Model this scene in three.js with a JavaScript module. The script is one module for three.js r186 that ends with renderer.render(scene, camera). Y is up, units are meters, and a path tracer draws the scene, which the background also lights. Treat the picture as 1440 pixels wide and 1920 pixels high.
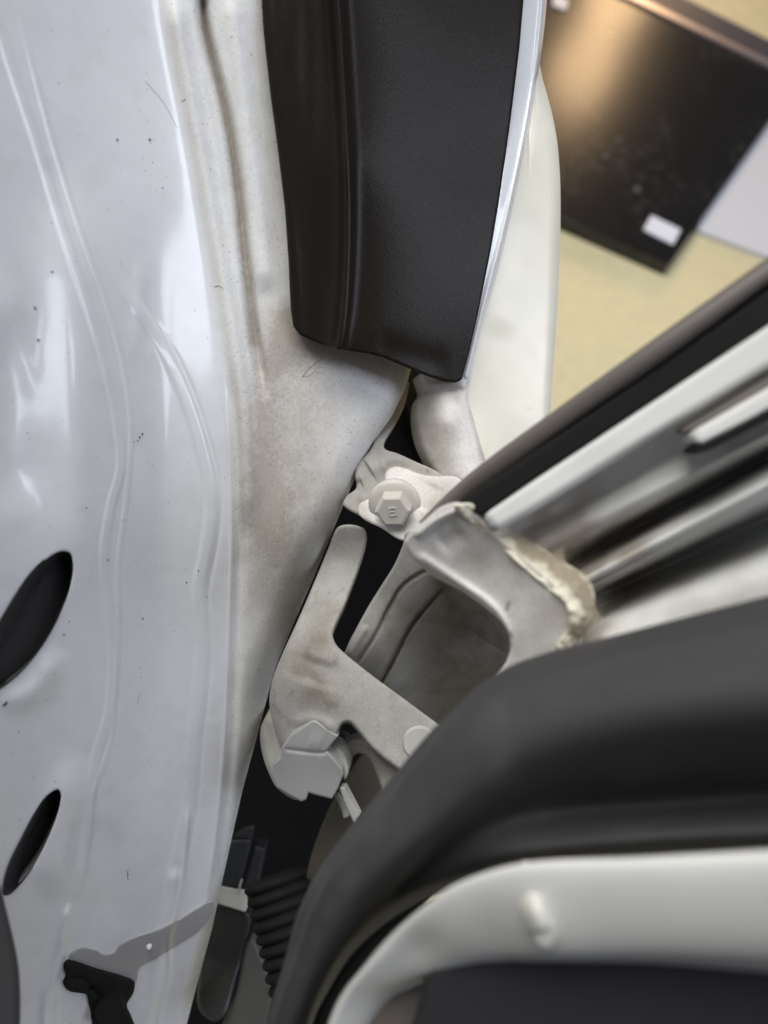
import * as THREE from 'three';
import { mergeGeometries } from 'three/addons/utils/BufferGeometryUtils.js';
import { RectAreaLightUniformsLib } from 'three/addons/lights/RectAreaLightUniformsLib.js';

// ---------------------------------------------------------------- camera, light, exposure
RectAreaLightUniformsLib.init();
const scene = new THREE.Scene();
const renderer = new THREE.WebGLRenderer({ antialias: true });
renderer.toneMapping = THREE.LinearToneMapping;
renderer.toneMappingExposure = 1.0;
renderer.shadowMap.enabled = true;
const PW = 1440, PH = 1920, FOCAL = 1371, EYE_HEIGHT = 1.05;
const camera = new THREE.PerspectiveCamera(2 * Math.atan(PH / 2 / FOCAL) * 180 / Math.PI, PW / PH, 0.01, 20);
const upInCamera = new THREE.Vector3(0.0875, 0.394, 1).normalize();      // the lens looks steeply down into the door gap
const backInCamera = new THREE.Vector3(0, 1, 0).addScaledVector(upInCamera, -upInCamera.y).normalize().negate();
const sideInCamera = new THREE.Vector3().crossVectors(upInCamera, backInCamera);
const toWorld = new THREE.Matrix4().set(
  sideInCamera.x, sideInCamera.y, sideInCamera.z, 0,
  upInCamera.x, upInCamera.y, upInCamera.z, EYE_HEIGHT,
  backInCamera.x, backInCamera.y, backInCamera.z, 0, 0, 0, 0, 1);
camera.position.setFromMatrixPosition(toWorld);
camera.quaternion.setFromRotationMatrix(toWorld);
camera.focus = 0.3; camera.userData.fStop = 5.5;
camera.updateMatrixWorld(true);
const dirW = (x, y, z) => new THREE.Vector3(x, y, z).transformDirection(toWorld);
const at = (px, py, z) => new THREE.Vector3((px - PW / 2) / FOCAL * z, -(py - PH / 2) / FOCAL * z, -z).applyMatrix4(toWorld);
const rayOf = (px, py) => new THREE.Vector3((px - PW / 2) / FOCAL, -(py - PH / 2) / FOCAL, -1).applyMatrix4(toWorld).sub(camera.position).normalize();

scene.background = new THREE.Color(0.056, 0.06, 0.073);                    // dim even light of the hall

// ---------------------------------------------------------------- helpers
let seed = 7;
const rnd = () => { seed = (seed * 1664525 + 1013904223) >>> 0; return seed / 4294967296; };
const clamp = (x, a, b) => Math.min(b, Math.max(a, x));
const lerp = (a, b, t) => a + (b - a) * t;
const smooth = (a, b, x) => { const t = clamp((x - a) / (b - a), 0, 1); return t * t * (3 - 2 * t); };
function hash3(x, y, z) { let h = Math.imul(x, 374761393) + Math.imul(y, 668265263) + Math.imul(z, 1440662683); h = Math.imul(h ^ (h >>> 13), 1274126177); return ((h ^ (h >>> 16)) >>> 0) / 4294967296; }
function noise3(x, y, z) {
  const i = Math.floor(x), j = Math.floor(y), k = Math.floor(z), f = (t) => t * t * (3 - 2 * t), u = f(x - i), v = f(y - j), w = f(z - k);
  const l = (a, b, t) => a + (b - a) * t;
  return l(l(l(hash3(i, j, k), hash3(i + 1, j, k), u), l(hash3(i, j + 1, k), hash3(i + 1, j + 1, k), u), v), l(l(hash3(i, j, k + 1), hash3(i + 1, j, k + 1), u), l(hash3(i, j + 1, k + 1), hash3(i + 1, j + 1, k + 1), u), v), w);
}
function fbm(p, s, oct = 4) { let a = 0.5, t = 0, f = s; for (let i = 0; i < oct; i++) { t += a * noise3(p.x * f, p.y * f, p.z * f); a *= 0.5; f *= 2.1; } return t / (1 - Math.pow(0.5, oct)); }

const taken = {};
function numbered(n) { const k = taken[n] = (taken[n] ?? -1) + 1; return k ? `${n}_${String(k).padStart(3, '0')}` : n; }
function thing(name, label, category, base, kind, group) {
  const g = new THREE.Group(); g.name = numbered(name); g.position.copy(base); scene.add(g);
  g.userData = { label, category };
  if (kind) g.userData.kind = kind;
  if (group) g.userData.group = group;
  return g;
}
function part(name, geo, mat, parent, label) {
  const top = []; for (let o = parent; o && o !== scene; o = o.parent) top.push(o);
  const off = new THREE.Vector3(); for (const o of top) off.add(o.position);
  geo.translate(-off.x, -off.y, -off.z);
  const m = new THREE.Mesh(geo, mat); m.name = name; m.castShadow = m.receiveShadow = true; parent.add(m);
  if (label) m.userData.label = label;
  return m;
}
function assembly(name, base, parent, label) {
  const g = new THREE.Group(); g.name = name; g.position.copy(base).sub(parent.position); parent.add(g); if (label) g.userData.label = label; return g;
}
function struct(name, geo, mat, label, category) {
  const m = new THREE.Mesh(geo, mat); m.name = name; m.castShadow = m.receiveShadow = true; m.userData = { kind: 'structure', label, category }; scene.add(m); return m;
}

// thin-plate spline through [px, py, depth] points: the depth map of a pressed panel
function tps(pts) {
  const n = pts.length, m = n + 3, A = Array.from({ length: m }, () => new Float64Array(m + 1)), S = 500;
  const U = (r2) => r2 < 1e-9 ? 0 : r2 * Math.log(r2);
  for (let i = 0; i < n; i++) {
    for (let j = 0; j < n; j++) A[i][j] = U(((pts[i][0] - pts[j][0]) ** 2 + (pts[i][1] - pts[j][1]) ** 2) / S / S);
    A[i][i] += 1e-4;
    A[i][n] = A[n][i] = 1; A[i][n + 1] = A[n + 1][i] = pts[i][0] / S; A[i][n + 2] = A[n + 2][i] = pts[i][1] / S; A[i][m] = pts[i][2];
  }
  for (let c = 0; c < m; c++) {
    let p = c; for (let r = c + 1; r < m; r++) if (Math.abs(A[r][c]) > Math.abs(A[p][c])) p = r;
    [A[c], A[p]] = [A[p], A[c]];
    for (let r = 0; r < m; r++) if (r !== c) { const f = A[r][c] / A[c][c]; if (f) for (let k = c; k <= m; k++) A[r][k] -= f * A[c][k]; }
  }
  const w = A.map((r, i) => r[m] / r[i]);
  return (x, y) => { let s = w[n] + w[n + 1] * x / S + w[n + 2] * y / S; for (let i = 0; i < n; i++) s += w[i] * U(((x - pts[i][0]) ** 2 + (y - pts[i][1]) ** 2) / S / S); return s; };
}
function curve2(pts, closed = false, n = 6, tension = 0.5) {             // rounded polyline through layout points
  const c = new THREE.CatmullRomCurve3(pts.map((p) => new THREE.Vector3(p[0], p[1], p[2] ?? 0)), closed, 'centripetal', tension);
  return c.getPoints(pts.length * n).map((p) => [p.x, p.y, p.z]);
}
function lineDist(line) {                                               // distance and side of a point from a polyline
  return (x, y) => {
    let best = 1e18, side = 1, along = 0;
    for (let i = 0; i + 1 < line.length; i++) {
      const [ax, ay] = line[i], bx = line[i + 1][0] - ax, by = line[i + 1][1] - ay, t = clamp(((x - ax) * bx + (y - ay) * by) / (bx * bx + by * by || 1), 0, 1);
      const dx = x - ax - bx * t, dy = y - ay - by * t, d = dx * dx + dy * dy;
      if (d < best) { best = d; side = Math.sign(bx * dy - by * dx) || 1; along = (i + t) / (line.length - 1); }
    }
    return [Math.sqrt(best), side, along];
  };
}
// a pressed ridge (amount > 0, metres towards the lens) or groove (amount < 0) along a line
function ridge(pts, width, amount, fade = 0.12, flat = false) {
  const line = curve2(pts, false, 5), f = lineDist(line), xs = line.map((p) => p[0]), ys = line.map((p) => p[1]);
  const x0 = Math.min(...xs) - width * 3, x1 = Math.max(...xs) + width * 3, y0 = Math.min(...ys) - width * 3, y1 = Math.max(...ys) + width * 3;
  return (x, y) => {
    if (x < x0 || x > x1 || y < y0 || y > y1) return 0;
    const [d, , a] = f(x, y); if (d > width * 3) return 0;
    const q = d * d / (width * width); return amount * Math.exp(flat ? -q * q : -q) * (fade ? smooth(0, fade, a) * smooth(1, 1 - fade, a) : 1);
  };
}
function step(pts, width, amount) {                                     // a joggle: the metal right of the line stands higher
  const f = lineDist(curve2(pts, false, 5));
  return (x, y) => { const [d, s] = f(x, y); return amount * smooth(-width, width, d * s); };
}
function insideSdf(outline, holes) {
  const poly = [outline, ...holes];
  const one = (P, x, y) => {
    let inn = false, best = 1e18;
    for (let i = 0, j = P.length - 1; i < P.length; j = i++) {
      const [ax, ay] = P[j], [bx, by] = P[i];
      if ((ay > y) !== (by > y) && x < (bx - ax) * (y - ay) / (by - ay) + ax) inn = !inn;
      const ex = bx - ax, ey = by - ay, t = clamp(((x - ax) * ex + (y - ay) * ey) / (ex * ex + ey * ey || 1), 0, 1), dx = x - ax - ex * t, dy = y - ay - ey * t, d = dx * dx + dy * dy;
      if (d < best) best = d;
    }
    return (inn ? 1 : -1) * Math.sqrt(best);
  };
  return (x, y) => { let d = one(outline, x, y); for (const h of holes) d = Math.min(d, -one(h, x, y)); return d; };
}
// A sheet or casting: outline, height over it, rounded rim, thickness and back.
function relief({ outline, holes = [], round = true, z, bumps = [], rim = 3, rimOf, thick = 0.002, dir = [0, 0, -1], stepPx = 4, color, back = true }) {
  const O = round ? curve2(outline, true, 6) : outline, H = holes.map((h) => round ? curve2(h, true, 6) : h), sdf = insideSdf(O, H);
  let x0 = 1e9, x1 = -1e9, y0 = 1e9, y1 = -1e9;
  for (const [x, y] of O) { x0 = Math.min(x0, x); x1 = Math.max(x1, x); y0 = Math.min(y0, y); y1 = Math.max(y1, y); }
  x0 -= stepPx * 1.37; y0 -= stepPx * 1.37;
  const nx = Math.ceil((x1 - x0) / stepPx) + 2, ny = Math.ceil((y1 - y0) / stepPx) + 2, S = new Float32Array(nx * ny);
  for (let j = 0; j < ny; j++) for (let i = 0; i < nx; i++) S[j * nx + i] = sdf(x0 + i * stepPx, y0 + j * stepPx);
  const depth = (x, y, d) => {
    let q = z(x, y); for (const b of bumps) q -= b(x, y);
    const r = rimOf ? rimOf(x, y) : rim;
    if (d < r) { const t = clamp((r - d) / r, 0, 0.985); q += (r - r * Math.sqrt(1 - t * t)) * q / FOCAL; }
    return q;
  };
  const D = new THREE.Vector3(...dir).normalize().transformDirection(toWorld);
  const pos = [], nor = [], uv = [], col = [], idx = [], pxy = [], ids = new Map(), e1 = dirW(1, 0, 0), e2 = dirW(0, 1, 0);
  const vert = (key, x, y, d) => {
    if (ids.has(key)) return ids.get(key);
    d = Math.max(d, 0);
    const p = at(x, y, depth(x, y, d)), h = 0.8, dd = (a, b) => Math.max(sdf(a, b), 0);
    const nearRim = d < (rimOf ? rimOf(x, y) : rim) + 2;
    const px = at(x + h, y, depth(x + h, y, nearRim ? dd(x + h, y) : d)), mx = at(x - h, y, depth(x - h, y, nearRim ? dd(x - h, y) : d));
    const py = at(x, y + h, depth(x, y + h, nearRim ? dd(x, y + h) : d)), my = at(x, y - h, depth(x, y - h, nearRim ? dd(x, y - h) : d));
    const n = px.sub(mx).cross(my.sub(py)).normalize();
    const id = pos.length / 3; ids.set(key, id); pxy.push([x, y]);
    pos.push(p.x, p.y, p.z); nor.push(n.x, n.y, n.z); const rel = p.clone().sub(camera.position); uv.push(rel.dot(e1), rel.dot(e2));
    if (color) col.push(...color(x, y, p)); else col.push(1, 1, 1);
    return id;
  };
  const gridV = (i, j) => vert(j * nx + i, x0 + i * stepPx, y0 + j * stepPx, S[j * nx + i]);
  const cutV = (a, b) => {
    if (a > b) [a, b] = [b, a];
    const t = S[a] / (S[a] - S[b]), ai = a % nx, aj = (a - ai) / nx, bi = b % nx, bj = (b - bi) / nx;
    return vert(`${a}_${b}`, x0 + lerp(ai, bi, t) * stepPx, y0 + lerp(aj, bj, t) * stepPx, 0);
  };
  const border = [];
  const tri = (a, b, c) => {
    const v = [a, b, c], poly = [], cuts = [];
    for (let k = 0; k < 3; k++) {
      const p = v[k], q = v[(k + 1) % 3];
      if (S[p] > 0) poly.push(gridV(p % nx, Math.floor(p / nx)));
      if ((S[p] > 0) !== (S[q] > 0)) { const id = cutV(p, q); poly.push(id); cuts.push([id, S[p] > 0]); }
    }
    for (let k = 2; k < poly.length; k++) idx.push(poly[0], poly[k - 1], poly[k]);
    if (cuts.length === 2) border.push(cuts[0][1] ? [cuts[0][0], cuts[1][0]] : [cuts[1][0], cuts[0][0]]);
  };
  for (let j = 0; j + 1 < ny; j++) for (let i = 0; i + 1 < nx; i++) {
    const a = j * nx + i, b = a + 1, c = a + nx, d = c + 1;
    if (S[a] <= 0 && S[b] <= 0 && S[c] <= 0 && S[d] <= 0) continue;
    tri(a, c, b); tri(b, c, d);
  }
  const nf = pos.length / 3, nIdx = idx.length;
  if (back) {
    for (let k = 0; k < nf; k++) { pos.push(pos[3 * k] + D.x * thick, pos[3 * k + 1] + D.y * thick, pos[3 * k + 2] + D.z * thick); nor.push(-nor[3 * k], -nor[3 * k + 1], -nor[3 * k + 2]); uv.push(uv[2 * k], uv[2 * k + 1]); col.push(col[3 * k], col[3 * k + 1], col[3 * k + 2]); }
    for (let k = 0; k < nIdx; k += 3) idx.push(idx[k] + nf, idx[k + 2] + nf, idx[k + 1] + nf);
    const wall = new Map(), A = new THREE.Vector3(), B = new THREE.Vector3();
    const sum = new Map();
    for (const [a, b] of border) { A.fromArray(pos, 3 * a); B.fromArray(pos, 3 * b); const n = B.sub(A).cross(D).normalize(), [ox, oy] = pxy[a], gx = sdf(ox + 1, oy) - sdf(ox - 1, oy), gy = sdf(ox, oy + 1) - sdf(ox, oy - 1), out = at(ox - gx, oy - gy, 0.3).sub(at(ox, oy, 0.3)); if (n.dot(out) < 0) n.negate(); for (const q of [a, b]) { if (!sum.has(q)) sum.set(q, new THREE.Vector3()); sum.get(q).add(n); } }
    const wv = (q) => {
      if (wall.has(q)) return wall.get(q);
      const id = pos.length / 3, n = sum.get(q).normalize(); wall.set(q, id);
      for (const s of [0, thick]) { pos.push(pos[3 * q] + D.x * s, pos[3 * q + 1] + D.y * s, pos[3 * q + 2] + D.z * s); nor.push(n.x, n.y, n.z); uv.push(uv[2 * q] + s, uv[2 * q + 1] + s); col.push(col[3 * q], col[3 * q + 1], col[3 * q + 2]); }
      return id;
    };
    for (const [a, b] of border) { const p = wv(a), q = wv(b); A.fromArray(pos, 3 * a); B.fromArray(pos, 3 * b).sub(A).cross(D).negate(); if (B.dot(new THREE.Vector3().fromArray(nor, 3 * p)) > 0) idx.push(p, p + 1, q, q, p + 1, q + 1); else idx.push(p, q, p + 1, q, q + 1, p + 1); }
  }
  const g = new THREE.BufferGeometry();
  g.setAttribute('position', new THREE.Float32BufferAttribute(pos, 3)); g.setAttribute('normal', new THREE.Float32BufferAttribute(nor, 3));
  g.setAttribute('uv', new THREE.Float32BufferAttribute(uv, 2)); g.setAttribute('color', new THREE.Float32BufferAttribute(col, 3)); g.setIndex(idx);
  return g;
}
// A rolled strip: rows of [px, py, depth], interpolated both ways, with a back.
function patch(rows, nu, nv, { thick = 0.002, color, wave, more = [0, 0] } = {}) {
  const beyond = (a, b, k) => a.map((p, c) => p.map((v, d) => v + (v - b[c][d]) * k)), n0 = rows.length;   // the strip runs on past the frame
  if (more[0]) rows = [beyond(rows[0], rows[1], more[0]), ...rows];
  if (more[1]) rows = [...rows, beyond(rows[rows.length - 1], rows[rows.length - 2], more[1])];
  const R = rows.map((r) => r.map((p) => at(...p))), cr = (p0, p1, p2, p3, t) => {
    const o = new THREE.Vector3(), t2 = t * t, t3 = t2 * t;
    return o.addScaledVector(p0, -0.5 * t3 + t2 - 0.5 * t).addScaledVector(p1, 1.5 * t3 - 2.5 * t2 + 1).addScaledVector(p2, -1.5 * t3 + 2 * t2 + 0.5 * t).addScaledVector(p3, 0.5 * t3 - 0.5 * t2);
  };
  const ev = (L, t) => { const n = L.length - 1, s = clamp(t, 0, 1) * n, i = Math.min(Math.floor(s), n - 1), f = s - i, P = (k) => k < 0 ? L[0].clone().multiplyScalar(2).sub(L[1]) : k > n ? L[n].clone().multiplyScalar(2).sub(L[n - 1]) : L[k]; return cr(P(i - 1), P(i), P(i + 1), P(i + 2), f); };
  const G = []; let lu = 0;
  for (let j = 0; j <= nv; j++) { const line = R[0].map((_, c) => ev(R.map((r) => r[c]), j / nv)); G.push(Array.from({ length: nu + 1 }, (_, i) => ev(line, i / nu))); }
  const N = G.map((row, j) => row.map((_, i) => { const a = G[j][Math.min(i + 1, nu)].clone().sub(G[j][Math.max(i - 1, 0)]), b = G[Math.min(j + 1, nv)][i].clone().sub(G[Math.max(j - 1, 0)][i]); return a.cross(b).normalize(); }));
  const mid = N[nv >> 1][nu >> 1], toEye = camera.position.clone().sub(G[nv >> 1][nu >> 1]), flip = mid.dot(toEye) < 0 ? -1 : 1;
  if (wave) for (let j = 0; j <= nv; j++) for (let i = 0; i <= nu; i++) G[j][i].addScaledVector(N[j][i], flip * wave(i / nu, j / nv, G[j][i]));
  const pos = [], nor = [], uv = [], col = [], idx = [], id = (s, i, j) => s * (nu + 1) * (nv + 1) + j * (nu + 1) + i;
  const vl = [0]; for (let j = 1; j <= nv; j++) vl.push(vl[j - 1] + G[j][nu >> 1].distanceTo(G[j - 1][nu >> 1]));
  for (const s of [0, 1]) for (let j = 0; j <= nv; j++) {
    lu = 0;
    for (let i = 0; i <= nu; i++) {
      if (i) lu += G[j][i].distanceTo(G[j][i - 1]);
      const p = G[j][i].clone().addScaledVector(N[j][i], -flip * thick * s), k = flip * (s ? -1 : 1);
      pos.push(p.x, p.y, p.z); nor.push(N[j][i].x * k, N[j][i].y * k, N[j][i].z * k); uv.push(lu, vl[j]); col.push(...(color ? color(i / nu, j / nv, p) : [1, 1, 1]));
    }
  }
  const quad = (a, b, c, d, f) => f ? idx.push(a, b, c, c, b, d) : idx.push(a, c, b, c, d, b);
  for (let j = 0; j < nv; j++) for (let i = 0; i < nu; i++) for (const s of [0, 1]) quad(id(s, i, j), id(s, i + 1, j), id(s, i, j + 1), id(s, i + 1, j + 1), (flip > 0) === (s === 0));
  for (let j = 0; j < nv; j++) for (const i of [0, nu]) quad(id(0, i, j), id(1, i, j), id(0, i, j + 1), id(1, i, j + 1), i === 0);
  for (let i = 0; i < nu; i++) for (const j of [0, nv]) quad(id(0, i, j), id(1, i, j), id(0, i + 1, j), id(1, i + 1, j), j !== 0);
  const g = new THREE.BufferGeometry();
  g.setAttribute('position', new THREE.Float32BufferAttribute(pos, 3));
  g.setAttribute('uv', new THREE.Float32BufferAttribute(uv, 2)); g.setAttribute('color', new THREE.Float32BufferAttribute(col, 3)); g.setIndex(idx);
  if (wave) g.computeVertexNormals(); else g.setAttribute('normal', new THREE.Float32BufferAttribute(nor, 3));
  return g;
}
function tube(pts, radius, seg = 48, sides = 12) {
  return new THREE.TubeGeometry(new THREE.CatmullRomCurve3(pts.map((p) => at(...p))), seg, radius, sides, false);
}
function orient(geo, origin, axis, spin = 0) {                          // geometry made along +y, set on a point
  const q = new THREE.Quaternion().setFromUnitVectors(new THREE.Vector3(0, 1, 0), axis.clone().normalize());
  geo.rotateY(spin); geo.applyQuaternion(q); geo.translate(origin.x, origin.y, origin.z); return geo;
}

// ---------------------------------------------------------------- textures and materials
function grainTexture(size, paint, srgb) {
  const d = new Uint8Array(size * size * 4);
  for (let y = 0; y < size; y++) for (let x = 0; x < size; x++) { const c = paint(x, y), k = (y * size + x) * 4; d[k] = c[0]; d[k + 1] = c[1]; d[k + 2] = c[2]; d[k + 3] = 255; }
  const t = new THREE.DataTexture(d, size, size); t.wrapS = t.wrapT = THREE.RepeatWrapping; t.magFilter = THREE.LinearFilter; t.minFilter = THREE.LinearMipmapLinearFilter; t.generateMipmaps = true;
  if (srgb) t.colorSpace = THREE.SRGBColorSpace; t.needsUpdate = true; return t;
}
function tileNoise(x, y, size, cells, s) { const f = cells / size, X = x * f, Y = y * f, i = Math.floor(X), j = Math.floor(Y), u = X - i, v = Y - j, w = (t) => t * t * (3 - 2 * t), h = (a, b) => hash3(((a % cells) + cells) % cells, ((b % cells) + cells) % cells, s); return lerp(lerp(h(i, j), h(i + 1, j), w(u)), lerp(h(i, j + 1), h(i + 1, j + 1), w(u)), w(v)); }
// dust specks and short hairs lying on the paint
const SZ = 1024, speck = new Float32Array(SZ * SZ).fill(1);
for (let k = 0; k < 5200; k++) {
  const x = rnd() * SZ, y = rnd() * SZ, long = rnd() < 0.3 ? 2 + rnd() * 2.5 : 0.6 + rnd() * 0.8, a = rnd() * 6.28, dark = 0.45 + 0.45 * rnd(), keep = tileNoise(x, y, SZ, 9, 3) > 0.42 || rnd() < 0.25;
  if (!keep) continue;
  for (let s = 0; s < long * 2; s++) { const q = a + Math.sin(s * 0.3 + k) * 0.4, X = Math.floor(x + Math.cos(q) * s * 0.5 + SZ) % SZ, Y = Math.floor(y + Math.sin(q) * s * 0.5 + SZ) % SZ; speck[Y * SZ + X] = Math.min(speck[Y * SZ + X], lerp(1, dark, 0.9)); }
}
const dustMap = grainTexture(SZ, (x, y) => { const m = 0.93 + 0.07 * tileNoise(x, y, SZ, 170, 1) - 0.05 * tileNoise(x, y, SZ, 24, 2), c = speck[y * SZ + x] * m; return [255 * Math.min(1, c * 1.0), 255 * Math.min(1, c * 0.99), 255 * Math.min(1, c * 0.98)]; }, true);
dustMap.repeat.set(1 / 0.09, 1 / 0.09);
const cleanSpeck = new Float32Array(SZ * SZ).fill(1);
for (let k = 0; k < 260; k++) { const x = Math.floor(rnd() * SZ), y = Math.floor(rnd() * SZ), r = rnd() < 0.85 ? 1 : 2, v = 0.35 + 0.5 * rnd(); for (let a = 0; a < r; a++) for (let b = 0; b < r; b++) cleanSpeck[((y + b) % SZ) * SZ + (x + a) % SZ] = v; }
const glossMap = grainTexture(SZ, (x, y) => { const c = cleanSpeck[y * SZ + x] * (0.965 + 0.035 * tileNoise(x, y, SZ, 14, 8)); return [255 * c, 255 * c, 255 * c]; }, true);
glossMap.repeat.set(1 / 0.11, 1 / 0.11);
const peel = grainTexture(512, (x, y) => { const c = 255 * (0.6 * tileNoise(x, y, 512, 42, 5) + 0.4 * tileNoise(x, y, 512, 96, 6)); return [c, c, c]; });
peel.repeat.set(1 / 0.05, 1 / 0.05);
const grit = grainTexture(512, (x, y) => { const c = 255 * (0.5 * tileNoise(x, y, 512, 250, 5) + 0.3 * tileNoise(x, y, 512, 110, 6) + 0.2 * tileNoise(x, y, 512, 34, 6)); return [c, c, c]; });
grit.repeat.set(1 / 0.05, 1 / 0.05);
const smear = grainTexture(512, (x, y) => { const c = 255 * clamp(0.45 + 0.35 * tileNoise(x, y, 512, 7, 5) + 0.25 * tileNoise(x, y, 512, 22, 6) + 0.12 * tileNoise(x, y, 512, 120, 9) - 0.1, 0, 1); return [c, c, c]; });
smear.repeat.set(1 / 0.13, 1 / 0.13);
const rgb = (r, g, b) => new THREE.Color().setRGB(r, g, b);
const phys = (o) => new THREE.MeshPhysicalMaterial(o);
const M = {
  gloss: phys({ color: rgb(0.72, 0.73, 0.75), roughness: 0.42, clearcoat: 1, clearcoatRoughness: 0.08, map: glossMap, vertexColors: true, bumpMap: peel, bumpScale: 0.00002 }),
  matte: phys({ color: rgb(0.75, 0.745, 0.72), roughness: 0.55, clearcoat: 0.2, clearcoatRoughness: 0.35, map: dustMap, vertexColors: true, bumpMap: grit, bumpScale: 0.00004 }),
  skin: phys({ color: rgb(0.75, 0.75, 0.725), roughness: 0.45, clearcoat: 0.5, clearcoatRoughness: 0.25, map: glossMap, vertexColors: true }),
  primer: phys({ color: rgb(0.41, 0.408, 0.39), roughness: 0.66, map: dustMap, vertexColors: true, bumpMap: grit, bumpScale: 0.00006 }),
  cut: phys({ color: rgb(0.34, 0.338, 0.33), roughness: 0.42, clearcoat: 0.4, clearcoatRoughness: 0.25, bumpMap: smear, bumpScale: 0.0001 }),
  trim: phys({ color: rgb(0.0135, 0.0108, 0.0085), roughness: 0.3, specularIntensity: 0.28, bumpMap: grit, bumpScale: 0.00007 }),
  rubber: phys({ color: rgb(0.036, 0.035, 0.036), roughness: 0.75, sheen: 0.2, sheenRoughness: 0.5, sheenColor: rgb(0.5, 0.5, 0.5), bumpMap: grit, bumpScale: 0.00004, vertexColors: true }),
  strip: phys({ color: rgb(0.14, 0.122, 0.11), roughness: 0.55, bumpMap: grit, bumpScale: 0.00004 }),
  black: phys({ color: rgb(0.008, 0.008, 0.008), roughness: 0.8, specularIntensity: 0.45, bumpMap: grit, bumpScale: 0.00006 }),
  plug: phys({ color: rgb(0.022, 0.021, 0.024), roughness: 0.62, bumpMap: grit, bumpScale: 0.00003 }),
  dark: phys({ color: rgb(0.05, 0.05, 0.048), roughness: 0.7, bumpMap: smear, bumpScale: 0.0004 }),
  sealer: phys({ color: rgb(0.70, 0.665, 0.53), roughness: 0.55, vertexColors: true, bumpMap: smear, bumpScale: 0.0003 }),
  chip: phys({ color: rgb(0.03, 0.028, 0.027), roughness: 0.8 }),
};

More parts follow.
